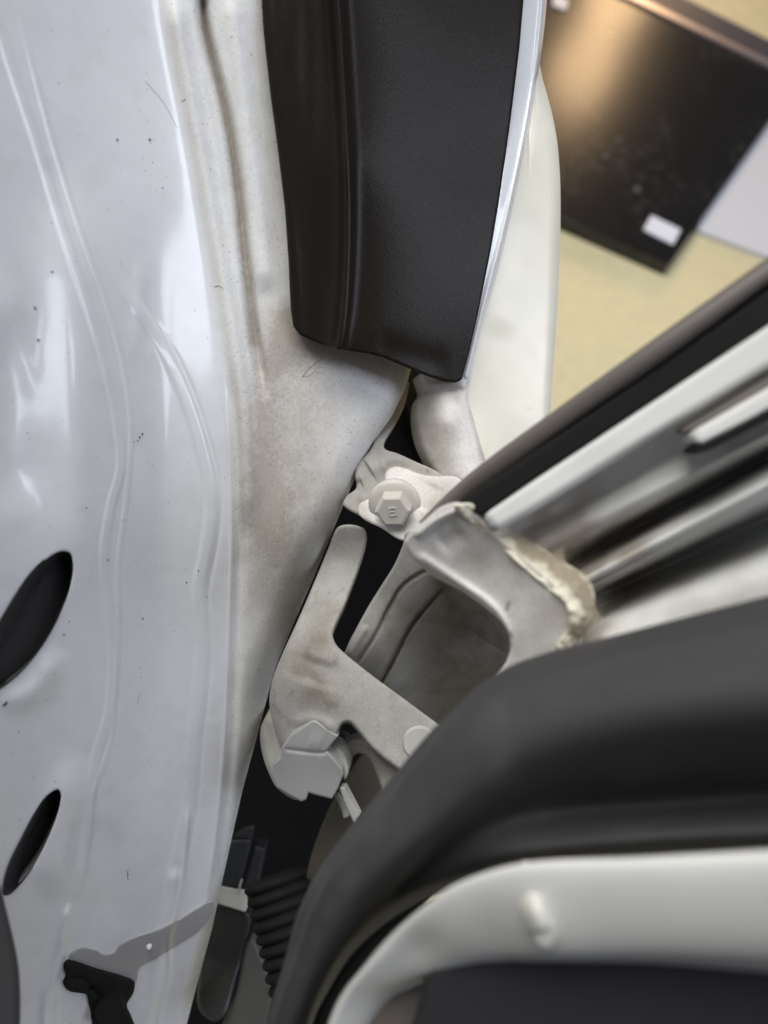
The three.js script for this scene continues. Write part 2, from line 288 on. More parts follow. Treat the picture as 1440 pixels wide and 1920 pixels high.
// ---------------------------------------------------------------- background: floor, wall, cabinet
const floorHit = (px, py) => { const r = rayOf(px, py), t = -camera.position.y / r.y; return camera.position.clone().addScaledVector(r, t); };
const planeHit = (px, py, o, n) => { const r = rayOf(px, py), t = o.clone().sub(camera.position).dot(n) / r.dot(n); return camera.position.clone().addScaledVector(r, t); };
{
  const floorTex = grainTexture(512, (x, y) => { const c = 0.93 + 0.04 * tileNoise(x, y, 512, 5, 21) + 0.03 * tileNoise(x, y, 512, 40, 22) - 0.03 * tileNoise(x, y, 512, 200, 23); return [250 * c, 240 * c, 204 * c]; }, true);
  floorTex.repeat.set(1.4, 1.4);
  const g = new THREE.BoxGeometry(5, 0.02, 5); g.translate(0, -0.01, 0);
  const uv = g.attributes.uv; for (let k = 0; k < uv.count; k++) uv.setXY(k, uv.getX(k) * 5, uv.getY(k) * 5);
  struct('floor', g, phys({ map: floorTex, color: rgb(0.92, 0.90, 0.80), roughness: 0.45, clearcoat: 0.2, clearcoatRoughness: 0.3 }), 'pale beige smooth floor out of focus beyond the door', 'floor');

  // black board lying flat on the floor
  const slabTop = 0.03, onTop = (px, py, h = slabTop) => { const r = rayOf(px, py), t = (h - camera.position.y) / r.y; return camera.position.clone().addScaledVector(r, t); };
  const slab = (pts, y0, y1) => {                                        // flat slab from layout corners
    const P = pts.map(([x, y]) => onTop(x, y, y1)), sh = new THREE.Shape(P.map((p) => new THREE.Vector2(p.x, -p.z)));
    const g = new THREE.ExtrudeGeometry(sh, { depth: y1 - y0 - 0.002, bevelEnabled: true, bevelSize: 0.001, bevelThickness: 0.001, bevelSegments: 2 }); g.rotateX(-Math.PI / 2); g.translate(0, y0 + 0.001, 0); return g;
  };
  const board = thing('black_board', 'blurred glossy black board with a small white sticker lying on the floor', 'board', onTop(1255, 495).setY(0));
  const grime = grainTexture(512, (x, y) => { const s = tileNoise(x, y, 512, 6, 31) * tileNoise(x, y, 512, 40, 32), c = 30 + 22 * smooth(0.3, 0.75, s) + 6 * tileNoise(x, y, 512, 200, 33); return [c, c * 0.97, c * 0.96]; }, true);
  grime.repeat.set(2.2, 2.2);
  const blackGloss = phys({ map: grime, color: rgb(0.9, 0.9, 0.9), roughness: 0.19 });
  part('panel', slab([[1255, 495], [780, 287], [780, -197], [1190, 0], [1497, 148]], 0, slabTop), blackGloss, board);
  part('edge_strip', slab([[1499, 150], [1190, 1], [880, -148], [884, -158], [1190, -11], [1503, 141]], 0.004, slabTop + 0.006), phys({ color: rgb(0.55, 0.47, 0.47), roughness: 0.3, metalness: 0.7 }), board, 'thin metal edge strip');
  part('rear_rail', slab([[1505, 140], [1190, -13], [886, -160], [892, -196], [1195, -48], [1512, 110]], 0, slabTop + 0.002), phys({ color: rgb(0.06, 0.055, 0.075), roughness: 0.4 }), board, 'dark rail behind the metal edge');
  part('sticker', slab([[1222, 404], [1276, 430], [1262, 457], [1208, 430]], slabTop + 0.0005, slabTop + 0.0035), phys({ color: rgb(0.85, 0.86, 0.95), roughness: 0.5 }), board, 'small white paper sticker');
  part('socket_plate', slab([[1040, -10], [1066, 0], [1060, 18], [1036, 8]], slabTop + 0.0005, slabTop + 0.004), phys({ color: rgb(0.8, 0.8, 0.88), roughness: 0.4 }), board);
  for (const [px, py, r] of [[1195, 355, 5], [1135, 292, 4], [1160, 262, 4]]) part('scuff_mark', slab([[px - r, py - r], [px + r * 0.8, py - r], [px + r, py + r], [px - r, py + r * 0.7]], slabTop + 0.0005, slabTop + 0.0028), phys({ color: rgb(0.10, 0.095, 0.09), roughness: 0.7 }), board);
  const mat = thing('white_panel', 'blurred white panel lying on the floor right of the black board', 'panel', onTop(1300, 430).setY(0));
  part('sheet', slab([[1308, 430], [1600, 540], [1700, 200], [1440, 110]], 0, 0.012), phys({ color: rgb(0.74, 0.75, 0.8), roughness: 0.5 }), mat);

  // warm ceiling lamps whose glow the black board mirrors
  for (const [px, py, label] of [[1088, 138, 'warm globe lamp above the black board, outside the frame'], [1160, -12, 'second warm globe lamp farther back, outside the frame']]) {
    const q = onTop(px, py), v = rayOf(px, py), lp = q.clone().addScaledVector(new THREE.Vector3(v.x, -v.y, v.z), 2.0);
    const lampG = thing('globe_lamp', label, 'lamp', lp.clone());
    part('lamp_glass', new THREE.SphereGeometry(0.14, 24, 16).translate(lp.x, lp.y, lp.z), phys({ color: rgb(0.9, 0.8, 0.6), emissive: rgb(1, 0.66, 0.36), emissiveIntensity: 13, roughness: 0.4 }), lampG);
    const pl = new THREE.PointLight(rgb(1, 0.70, 0.40), 0.6); pl.shadow.radius = 6; pl.castShadow = true; pl.position.copy(lp); scene.add(pl);
  }
}

// ---------------------------------------------------------------- lamps
function panelLamp(name, label, center, target, w, h, color, intensity) {
  const g = thing(name, label, 'lamp', center.clone());
  const m = new THREE.Matrix4().lookAt(target, center, new THREE.Vector3(0, 1, 0.01));   // +z looks at the target
  const q = new THREE.Quaternion().setFromRotationMatrix(m), n = target.clone().sub(center).normalize();
  const box = (a, b, c) => { const k = new THREE.BoxGeometry(a, b, c); k.applyQuaternion(q); return k; };
  const hous = box(w + 0.06, h + 0.06, 0.04); hous.translate(center.x - n.x * 0.03, center.y - n.y * 0.03, center.z - n.z * 0.03);
  part('housing', hous, phys({ color: rgb(0.7, 0.7, 0.7), roughness: 0.5 }), g);
  const dif = box(w, h, 0.01); dif.translate(center.x - n.x * 0.004, center.y - n.y * 0.004, center.z - n.z * 0.004);
  part('diffuser', dif, phys({ color: rgb(0.9, 0.9, 0.9), emissive: color, emissiveIntensity: 0.6, roughness: 0.6 }), g);
  const l = new THREE.RectAreaLight(color, intensity, w, h); l.position.copy(center).addScaledVector(n, 0.004); l.lookAt(target); l.castShadow = true; scene.add(l);
}
const focusPoint = at(650, 900, 0.3);
const away = (x, y, z, d) => focusPoint.clone().addScaledVector(dirW(x, y, z), d);
panelLamp('ceiling_lamp', 'large cool white ceiling lamp outside the frame', away(-0.12, 0.85, 0.75, 1.7), focusPoint, 1.3, 1.0, rgb(1.0, 0.985, 0.955), 8.5);
panelLamp('added_streak_light', 'long bluish light added outside the frame to the right for streaks on the paint', away(0.95, 0.12, 0.62, 1.9), focusPoint, 0.5, 1.7, rgb(0.76, 0.83, 1.0), 6);  // added bluish light, placed to draw streak highlights on the panel

// ---------------------------------------------------------------- the open door (left)
const lineA = [[-30, -40], [20, 120], [70, 270], [115, 420], [165, 570], [200, 690], [222, 800], [226, 880], [208, 950], [195, 1050], [206, 1150], [211, 1240], [205, 1330], [178, 1430], [168, 1530], [152, 1640], [125, 1740], [106, 1830], [100, 1940]];
const lineA2 = [[20, -40], [60, 120], [100, 270], [150, 430], [200, 570], [232, 690], [246, 800], [243, 870], [234, 960], [222, 1060], [222, 1180], [217, 1300], [205, 1400], [172, 1500], [165, 1600]];
const lineB = [[205, 500], [260, 580], [310, 660], [350, 750], [378, 840], [396, 930], [390, 1010], [372, 1110], [378, 1210], [372, 1290], [360, 1400], [350, 1520], [330, 1620], [308, 1710]];
const lineC = [[285, -40], [315, 110], [345, 250], [372, 390], [395, 520], [413, 650], [424, 760], [431, 870], [434, 1000], [431, 1130], [426, 1260], [420, 1390], [409, 1520], [396, 1630], [378, 1730], [350, 1840], [322, 1940]];
// the shut face falls away steeply left of the crease line C and turns to face out right of it
const along = (xs, ys) => (x) => { const e = xs.length - 1; if (x < xs[0]) return ys[0] + (x - xs[0]) * (ys[1] - ys[0]) / (xs[1] - xs[0]); if (x > xs[e]) return ys[e] + (x - xs[e]) * (ys[e] - ys[e - 1]) / (xs[e] - xs[e - 1]); let k = 0; while (k < xs.length - 2 && x > xs[k + 1]) k++; const g = (a) => clamp(a, 0, xs.length - 1), h = xs[k + 1] - xs[k], t = clamp((x - xs[k]) / h, -0.5, 1.5), m = (a) => (ys[g(a + 1)] - ys[g(a - 1)]) / (xs[g(a + 1)] - xs[g(a - 1)]) * h, t2 = t * t, t3 = t2 * t; return ys[k] * (2 * t3 - 3 * t2 + 1) + m(k) * (t3 - 2 * t2 + t) + ys[k + 1] * (3 * t2 - 2 * t3) + m(k + 1) * (t3 - t2); };
const creaseX = along(lineC.map((p) => p[1]), lineC.map((p) => p[0]));
const creaseZ = along([-60, 200, 450, 850, 1250, 1600, 1980], [.252, .267, .280, .296, .311, .330, .352]);
const leftSlope = along([-60, 200, 450, 850, 1250, 1600, 1980], [1.48e-4, 1.58e-4, 1.63e-4, 1.69e-4, 1.77e-4, 1.92e-4, 2.3e-4]);
const doorDepth = (x, y) => { const d = x - creaseX(y), w = 16, n = d < -400 ? d : -w * Math.log1p(Math.exp(-d / w)), r = Math.max(d, 0); return creaseZ(y) + 0.3e-4 * d + (1.1e-7 + 1.7e-6 * smooth(950, 1350, y)) * r * r + (leftSlope(y) - 0.3e-4) * n; };
const faceBumps = [
  ridge(lineA, 9, 0.0005, 0.02, true), ridge(lineA2, 5, 0.0003, 0.1, true), ridge(lineB, 12, 0.0006, 0.1, true), ridge(lineB.map(([x, y]) => [x + 19, y + 4]), 4, -0.0003, 0.2),
  ridge([[262, 480], [262, 560], [250, 700]], 16, 0.0005, 0.3),
  ridge([[330, 1620], [322, 1700], [300, 1790], [290, 1860], [265, 1960]], 12, 0.0018, 0.1), ridge([[352, 1500], [347, 1600], [335, 1690], [318, 1760], [318, 1820], [285, 1960]], 5, 0.0011, 0.1),
  ridge([[130, 1690], [118, 1760], [112, 1800], [90, 1860], [82, 1960]], 9, 0.0016, 0.1), ridge([[0, 470], [35, 620], [60, 760]], 24, 0.0006, 0.3),
  ridge([[-10, 1330], [70, 1290], [120, 1210]], 22, 0.0016, 0.3), ridge([[190, 1520], [215, 1640], [200, 1760]], 30, -0.0012, 0.3),
];
faceBumps.push(
  ridge([[290, 330], [300, 560], [310, 800], [300, 1100], [285, 1400], [262, 1650]], 62, -0.0035, 0.25), ridge([[120, 300], [150, 600], [150, 900], [130, 1200]], 60, 0.003, 0.25),
  ridge([[20, 560], [10, 800], [30, 980]], 50, -0.0025, 0.3), ridge([[150, 1400], [110, 1560], [95, 1700]], 40, 0.003, 0.3));
const matteBumps = [
  ridge(lineC.map(([x, y]) => [x + 15, y]).slice(5), 10, -0.0018, 0.1),
  ridge([[320, -40], [345, 120], [372, 260], [400, 420], [425, 560], [447, 700], [462, 860], [466, 1000]], 17, 0.0029, 0.08),
  ridge([[378, -40], [384, 50], [425, 220], [447, 360], [458, 470], [474, 600], [500, 760]], 9, -0.0045, 0.1),
  ridge([[430, -40], [455, 200], [480, 380], [497, 560]], 20, 0.0019, 0.1),
  ridge([[560, 640], [530, 760], [510, 900], [500, 1060], [480, 1240]], 34, -0.0012, 0.15),
  ridge([[560, 690], [610, 680], [680, 700], [730, 730]], 40, 0.0012, 0.3),
];
const dirtAmount = (list) => { const fs = list.map(([pts, w, a]) => [lineDist(curve2(pts, false, 4)), w, a]); return (x, y) => { let t = 0; for (const [f, w, a] of fs) { const d = f(x, y)[0]; t += a * Math.exp(-d * d / w / w); } return t; }; };
const grimeMix = (k, tone) => [lerp(1, tone[0], k), lerp(1, tone[1], k), lerp(1, tone[2], k)];
const BROWN = [0.56, 0.49, 0.43], GREY = [0.5, 0.49, 0.48];

const car = thing('car', 'white car seen close at the hinge of its opened door', 'car', at(600, 1900, 0.4).setY(0));
const doorBase = at(250, 1900, 0.34);
const door = assembly('door', doorBase, car, 'opened white door with two black oval plugs and a black trim strip');
const plugOutline = [[131, 1037], [137, 1058], [133, 1095], [116, 1140], [92, 1188], [62, 1232], [28, 1268], [-14, 1296], [-40, 1300], [-46, 1270], [-30, 1225], [0, 1170], [28, 1122], [60, 1075], [95, 1042], [115, 1033]];
const plugOutline2 = [[108, 1480], [114, 1488], [112, 1510], [105, 1535], [90, 1572], [70, 1612], [45, 1648], [20, 1672], [11, 1672], [10, 1655], [20, 1618], [42, 1572], [68, 1522], [90, 1490]];
const skinEdge = [[772, 690], [758, 735], [735, 780], [700, 830], [668, 890], [645, 945], [618, 1010], [585, 1090], [548, 1175], [515, 1255], [495, 1330], [475, 1405], [455, 1480], [437, 1560], [417, 1650], [398, 1740], [368, 1850], [345, 1940]];
const matteDirt = dirtAmount([[[[380, -30], [386, 60], [425, 220], [448, 370], [462, 500], [476, 640]], 12, 0.8], [[[540, 610], [500, 730], [490, 860], [500, 1000]], 42, 0.7], [[[560, 640], [585, 700], [570, 800], [545, 950], [520, 1120]], 60, 0.55], [[[455, 900], [450, 1050]], 12, 0.3], [[[545, 600], [600, 655], [680, 672], [760, 692]], 22, 0.5]]);
// paint film of the panel: glossy on the shut face, dull and dusty by the hinge
const filmTextures = (() => {
  const U0 = -0.16, V0 = -0.28, UW = 0.2, VH = 0.48, W = 1024, HH = 2048, flat = (x, y) => { const z = doorDepth(x, y); return [(x - PW / 2) / FOCAL * z, -(y - PH / 2) / FOCAL * z]; };
  const f = lineDist(curve2(lineC, false, 4).map(([x, y]) => flat(x, y)).map(([u, v]) => [u * 1000, v * 1000]));
  const mask = new Float32Array((W / 8) * (HH / 8)); for (let y = 0; y < HH / 8; y++) for (let x = 0; x < W / 8; x++) { const [d, sd] = f((U0 + (x * 8 + 4) / W * UW) * 1000, (V0 + (y * 8 + 4) / HH * VH) * 1000); mask[y * W / 8 + x] = smooth(-0.5, 2.5, d * sd); }
  const col = new Uint8Array(W * HH * 4), rough = new Uint8Array(W * HH * 4), coat = new Uint8Array(W * HH * 4);
  const at8 = (x, y) => { const X = clamp(x / 8 - 0.5, 0, W / 8 - 1.01), Y = clamp(y / 8 - 0.5, 0, HH / 8 - 1.01), i = Math.floor(X), j = Math.floor(Y), a = X - i, b = Y - j, m = (p, q) => mask[q * W / 8 + p]; return lerp(lerp(m(i, j), m(i + 1, j), a), lerp(m(i, j + 1), m(i + 1, j + 1), a), b); };
  for (let y = 0; y < HH; y++) for (let x = 0; x < W; x++) {
    const m = at8(x, y), k = (y * W + x) * 4, big = tileNoise(x, y, 2048, 26, 51), mid = tileNoise(x, y, 2048, 110, 52), fine = tileNoise(x, y, 2048, 700, 53);
    const spk = speck[(y % SZ) * SZ + x % SZ], cs = cleanSpeck[(y % SZ) * SZ + (x * 7 + 300) % SZ];
    const c = lerp(cs * (0.975 + 0.02 * mid + 0.005 * fine), lerp(1, spk, 0.7) * (0.93 + 0.03 * mid + 0.05 * fine), m);
    const q = 254 * clamp(c, 0, 1); col[k] = q; col[k + 1] = q * lerp(1, 0.995, m); col[k + 2] = q * lerp(1, 0.975, m); col[k + 3] = 255;
    const r = lerp(0.40 + 0.10 * big, 0.58 + 0.12 * mid, m); rough[k] = rough[k + 1] = rough[k + 2] = 255 * r; rough[k + 3] = 255;
    const w = lerp(0.9 + 0.1 * mid, 0.12, m); coat[k] = coat[k + 1] = coat[k + 2] = 255 * w; coat[k + 3] = 255;
  }
  return [col, rough, coat].map((d, n) => { const t = new THREE.DataTexture(d, W, HH); t.magFilter = t.minFilter = THREE.LinearFilter; t.repeat.set(1 / UW, 1 / VH); t.offset.set(-U0 / UW, -V0 / VH); if (!n) t.colorSpace = THREE.SRGBColorSpace; t.needsUpdate = true; return t; });
})();
const panelPaint = phys({ color: rgb(0.73, 0.735, 0.745), map: filmTextures[0], roughness: 1, roughnessMap: filmTextures[1], clearcoat: 1, clearcoatMap: filmTextures[2], clearcoatRoughness: 0.13, vertexColors: true, bumpMap: peel, bumpScale: 0.00002 });
part('inner_panel', relief({
  outline: [[-420, -260], [300, -260], [560, -260], [800, -260], [830, 200], [820, 450], [800, 620], ...skinEdge, [312, 2060], [268, 2200], [-420, 2200]], round: false, holes: [curve2(plugOutline, true), curve2(plugOutline2, true)],
  z: doorDepth, bumps: [...faceBumps, ...matteBumps, ridge(lineC.slice(5), 4, 0.0006, 0.15)], thick: 0.03, dir: [-0.35, 0, -1], stepPx: 3.2,
  rimOf: (x, y) => lerp(3, lerp(46, lerp(62, 34, smooth(1150, 1700, y)), smooth(700, 1000, y)), smooth(590, 700, y) * smooth(180, 300, x)),
  color: (x, y, p) => { const n = fbm(p, 160, 4), f = fbm(p, 900, 3), k = clamp(1.15 * matteDirt(x, y) * (0.2 + 0.5 * n + 0.8 * f) + 0.10 * smooth(0.5, 0.85, n), 0, 0.85); return grimeMix(k, BROWN); },
}), panelPaint, door, 'white inner panel, glossy at left and dusty by the hinge');

// black plugs set in the oval holes
for (const o of [plugOutline, plugOutline2]) {
  const c = curve2(o, true, 5), cx = c.reduce((s, p) => s + p[0], 0) / c.length, cy = c.reduce((s, p) => s + p[1], 0) / c.length, n = c.length - 1, rings = [], pos = [], idx = [];
  const inward = dirW(-0.12, 0, -1);
  const ring = (s, down, sx = 0) => c.slice(0, n).map(([x, y]) => { const X = cx + (x - cx) * s, Y = cy + (y - cy) * s; return at(X + sx, Y, doorDepth(X, Y)).addScaledVector(inward, down); });
  rings.push(ring(1.05, 0.002), ring(1.045, -0.0008), ring(1.02, -0.0014), ring(0.99, -0.0006), ring(0.97, 0.004), ring(0.95, 0.013), ring(0.92, 0.0145), ring(0.6, 0.0150), ring(0.3, 0.0150), ring(0.001, 0.0150));
  for (const r of rings) for (const p of r) pos.push(p.x, p.y, p.z);
  for (let k = 0; k + 1 < rings.length; k++) for (let i = 0; i < n; i++) { const a = k * n + i, b = k * n + (i + 1) % n; idx.push(a, b, a + n, b, b + n, a + n); }
  const g = new THREE.BufferGeometry(); g.setAttribute('position', new THREE.Float32BufferAttribute(pos, 3)); g.setAttribute('uv', new THREE.Float32BufferAttribute(pos.filter((_, k) => k % 3 !== 2), 2)); g.setIndex(idx); g.computeVertexNormals();
  part('oval_plug', g, M.plug, door, o === plugOutline ? 'larger black oval plug' : 'narrow black oval plug');
}
// chips and flecks in the paint
{
  const list = [], spots = [[220, 262, 2.2], [281, 262, 3], [305, 352, 2], [262, 820, 3.4], [258, 826, 2.2], [267, 814, 2.6], [251, 828, 1.6], [268, 1160, 2.2], [350, 1092, 1.6], [372, 1070, 1.6], [388, 1120, 1.4], [98, 510, 2.4], [66, 578, 3], [72, 638, 3.2], [52, 812, 1.8], [203, 1050, 1.9], [231, 975, 2], [162, 952, 2], [414, 540, 2], [120, 1190, 2], [130, 1165, 1.8], [240, 1640, 1.8], [8, 1322, 4], [12, 1318, 3], [35, 1372, 1.5]];
  for (let k = 0; k < 45; k++) spots.push([rnd() * 410, 150 + rnd() * 1300, 0.5 + rnd() * 0.6]);
  for (const [x, y, r] of spots) { const p = at(x, y, doorDepth(x, y) - faceBumps.reduce((s, f) => s + f(x, y), 0) - 0.00012), g = new THREE.SphereGeometry(0.72 * r * p.distanceTo(camera.position) / FOCAL, 7, 5); g.scale(1, 0.5 + rnd(), 0.6 + rnd() * 0.6); g.rotateY(rnd() * 3); g.rotateX(rnd() * 3); g.translate(p.x, p.y, p.z); list.push(g); }
  const m = part('paint_chips', mergeGeometries(list), M.chip, door); m.userData.kind = 'stuff';
}
// hairs and scratches lying on the panel
{
  const list = [], onPanel = (x, y) => at(x, y, doorDepth(x, y) - [...faceBumps, ...matteBumps].reduce((t, f) => t + f(x, y), 0) - 0.00004);
  for (const [pts, r] of [[[[272, 152], [290, 172], [305, 190], [318, 212], [332, 240]], 0.00006], [[[566, 708], [572, 700], [580, 690], [594, 680], [602, 672]], 0.00012], [[[568, 706], [576, 706], [590, 696], [600, 682]], 0.00008], [[[402, 538], [410, 536], [418, 541]], 0.00012], [[[340, 190], [348, 186]], 0.0001], [[[238, 1632], [240, 1650]], 0.00012], [[[262, 1300], [258, 1316]], 0.00006]])
    list.push(new THREE.TubeGeometry(new THREE.CatmullRomCurve3(pts.map((p) => onPanel(...p))), 24, r, 6));
  for (let k = 0; k < 90; k++) { const x = 455 + rnd() * 190, y = 660 + rnd() * 420, a = rnd() * 6.3, l = 2 + rnd() * 7; if (x > 690 - (y - 830) * 0.4 - 40) continue; list.push(new THREE.TubeGeometry(new THREE.CatmullRomCurve3([onPanel(x, y), onPanel(x + Math.cos(a) * l / 2, y + Math.sin(a) * l / 2 + 0.8), onPanel(x + Math.cos(a) * l, y + Math.sin(a) * l)]), 5, 0.00004, 4)); }
  const m = part('lint', mergeGeometries(list), phys({ color: rgb(0.24, 0.22, 0.2), roughness: 0.9 }), door); m.userData.kind = 'stuff';
}
// black sash trim
{
  const z = (x, y) => doorDepth(x, y) - 0.006;
  const L = [[470, -300], [488, -40], [494, 60], [506, 170], [522, 290], [534, 390], [541, 490], [545, 580], [550, 612]], Rr = [[1010, -300], [985, -40], [974, 90], [958, 220], [940, 350], [920, 470], [898, 580], [880, 660], [866, 712]];
  const trimDepth0 = tps([[480, -60, .262], [640, -60, .262], [800, -60, .272], [990, -60, .288], [520, 300, .276], [650, 300, .274], [780, 300, .283], [945, 300, .298], [545, 620, .289], [640, 640, .287], [760, 680, .294], [870, 700, .306]]);
  const trimDepth = (x, y) => trimDepth0(x, y) - 0.002;
  part('sash_trim', relief({
    outline: [...L, [562, 628], [600, 645], [640, 656], [690, 663], [720, 671], [760, 688], [800, 705], [835, 716], [855, 718], ...Rr.slice().reverse(), [740, -300]], round: false, z: trimDepth,
    bumps: [ridge([[612, -300], [628, -60], [640, 120], [650, 300], [652, 420], [648, 540], [640, 620], [630, 670]], 14, 0.0042, 0), ridge([[570, -300], [585, -60], [590, 200], [598, 420], [600, 640]], 34, -0.0022, 0), ridge([[480, -300], [505, -60], [530, 280], [552, 500], [560, 640]], 12, 0.0006, 0), ridge([[700, 650], [760, 665], [850, 690]], 26, -0.0008, 0.2)],
    rim: 5, thick: 0.0025, dir: [-0.1, 0.3, -1], stepPx: 3.2,
  }), M.trim, door, 'satin black sash trim with a pressed crease');
}
// white hem beside the trim, outer skin, hem foot
{
  const z1 = tps([[1000, -50, .292], [960, 300, .3], [900, 600, .307], [880, 760, .312], [1050, 200, .315], [1050, 500, .32], [1000, 800, .322], [900, 930, .318]]);
  part('hem_edge', relief({
    outline: [[1000, -300], [1050, -300], [1027, -60], [1018, 40], [1003, 150], [982, 270], [958, 380], [930, 500], [905, 590], [888, 660], [874, 720], [858, 716], [872, 660], [890, 580], [915, 480], [938, 350], [956, 220], [970, 90], [980, -60]],
    z: (x, y) => z1(x, y) - 0.001, bumps: [ridge([[1022, -60], [1000, 150], [955, 385], [902, 590], [874, 705]], 4, 0.0012, 0)], rim: 3, thick: 0.006, dir: [0.3, 0, -1], stepPx: 2.5,
  }), M.gloss, door);
  const floorTintSkin = M.skin.clone(); floorTintSkin.color.setRGB(0.79, 0.76, 0.64);  // warm light bounced from the floor is put into this paint colour
  part('outer_skin', relief({
    outline: [[1006, 100], [1018, 150], [1032, 200], [1044, 260], [1050, 330], [1051, 420], [1048, 520], [1043, 620], [1036, 710], [1030, 800], [1010, 900], [960, 960], [900, 930], [902, 880], [888, 800], [874, 745], [872, 705], [890, 640], [912, 570], [940, 470], [966, 360], [988, 240]],
    z: (x, y) => z1(x, y) + 0.002, bumps: [ridge([[985, 470], [960, 560], [930, 640]], 30, 0.0007, 0.3)], rimOf: (x) => x > 990 ? 22 : 3, thick: 0.02, dir: [-0.5, 0, -1], stepPx: 3,
    color: (x, y, p) => grimeMix(0.35 * smooth(0.55, 0.85, fbm(p, 120)) * smooth(560, 860, y) * smooth(0.3, 0.7, fbm(p, 400)), [0.75, 0.7, 0.5]),
  }), floorTintSkin, door, 'white outer skin of the door, tinted with warm floor light');
  const hd = dirtAmount([[[[800, 730], [800, 800], [820, 860]], 24, 0.8], [[[830, 715], [860, 730]], 14, 0.8], [[[888, 770], [905, 860]], 7, 0.7]]);
  part('hem_foot', relief({
    outline: [[788, 700], [792, 722], [795, 735], [785, 752], [782, 785], [788, 825], [803, 860], [822, 892], [850, 930], [905, 930], [916, 890], [900, 830], [886, 780], [876, 742], [872, 700]],
    z: tps([[790, 700, .309], [870, 700, .308], [782, 800, .318], [840, 790, .306], [890, 790, .312], [830, 910, .316], [870, 900, .309], [915, 900, .314]]),
    bumps: [ridge([[852, 735], [868, 800], [890, 890]], 8, -0.0008, 0.2), ridge([[790, 735], [840, 726], [875, 735]], 6, -0.001, 0.1)], rim: 10, thick: 0.012, dir: [-0.2, 0, -1], stepPx: 2.5,
    color: (x, y, p) => grimeMix(clamp(hd(x, y) * (0.3 + fbm(p, 220, 5)), 0, 0.8), BROWN),
  }), M.matte, door);
}
part('edge_rubber', relief({ outline: [[-400, 1480], [-90, 1560], [-20, 1600], [0, 1660], [18, 1730], [33, 1800], [38, 1860], [36, 1950], [20, 2100], [-400, 2100]], z: (x, y) => 0.215 + x * 0.0001, rim: 16, thick: 0.012, dir: [-0.7, -0.65, -1], stepPx: 4 }), M.rubber, door, 'black rubber edge in the bottom left corner');

// door check: black box, and a thin grey band standing in for a panel reflection
{
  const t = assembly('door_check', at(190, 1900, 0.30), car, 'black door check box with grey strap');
  const z = (x, y) => doorDepth(x, y) - 0.004;
  part('reflection_band', relief({ outline: [[132, 1792], [150, 1778], [180, 1782], [196, 1790], [214, 1786], [228, 1770], [260, 1755], [300, 1742], [340, 1722], [372, 1702], [398, 1690], [402, 1700], [388, 1728], [372, 1746], [330, 1774], [290, 1798], [262, 1815], [252, 1845], [140, 1830]], z: (x, y) => doorDepth(x, y) - faceBumps.reduce((t, f) => t + f(x, y), 0) - 0.0012, rim: 2, thick: 0.001, dir: [-0.8, 0, -0.6], stepPx: 3 }), phys({ color: rgb(0.31, 0.305, 0.31), roughness: 0.4, clearcoat: 0.8, clearcoatRoughness: 0.1, bumpMap: smear, bumpScale: 0.0001 }), t, 'flat grey band with a white dot, shaped as a reflection in the paint');
  const rv = at(280, 1775, doorDepth(280, 1775) - 0.0018); part('rivet', orient(new THREE.CylinderGeometry(0.0011, 0.0013, 0.0006, 18), rv, dirW(0.8, 0, 0.6)), phys({ color: rgb(0.8, 0.8, 0.82), roughness: 0.4 }), t);  // white dot of the reflection band, built as a small disc
  part('box', relief({ outline: [[124, 1808], [134, 1802], [180, 1816], [235, 1832], [252, 1840], [250, 1862], [238, 1884], [246, 1905], [262, 1960], [190, 1960], [176, 1912], [172, 1890], [166, 1866], [150, 1862], [130, 1858], [123, 1845], [128, 1832], [124, 1820]], z, bumps: [ridge([[165, 1850], [185, 1870], [180, 1910]], 9, -0.002, 0.1), ridge([[128, 1832], [160, 1838], [172, 1858]], 5, -0.0016, 0.1), ridge([[200, 1888], [206, 1892]], 20, 0.002, 0)], rim: 7, thick: 0.014, dir: [-0.8, 0, -0.6], stepPx: 2.5 }), M.black, t);
  const bp = at(205, 1890, z(205, 1890) - 0.004); part('boss', orient(new THREE.CylinderGeometry(0.0055, 0.0062, 0.004, 28), bp, dirW(0.4, 0.1, 0.9)), M.black, t);
}

// ---------------------------------------------------------------- the body side: pillar, channel, seal
const body = assembly('pillar', at(1000, 1600, 0.2), car, 'white body pillar with black rubber seal and ribbed gutter');
// black backdrop sheet standing for the shade behind the hinge
part('dark_backdrop', relief({ outline: [[380, 640], [760, 600], [900, 640], [960, 900], [980, 1200], [900, 1500], [760, 1750], [560, 1960], [330, 1990], [330, 1400]], z: tps([[380, 640, .40], [900, 640, .41], [640, 900, .43], [960, 1200, .43], [400, 1400, .44], [700, 1500, .45], [400, 1990, .47], [800, 1800, .46]]), bumps: [ridge([[740, 640], [770, 780], [830, 900]], 14, 0.006, 0.1)], thick: 0.003, stepPx: 8, rim: 4 }), M.black, body, 'black backdrop sheet for the dark of the gap');
part('inner_facet', relief({ outline: [[770, 690], [800, 690], [800, 800], [775, 770], [752, 745]], round: false, z: () => .36, rim: 3, thick: 0.004, stepPx: 3 }), M.dark, body);

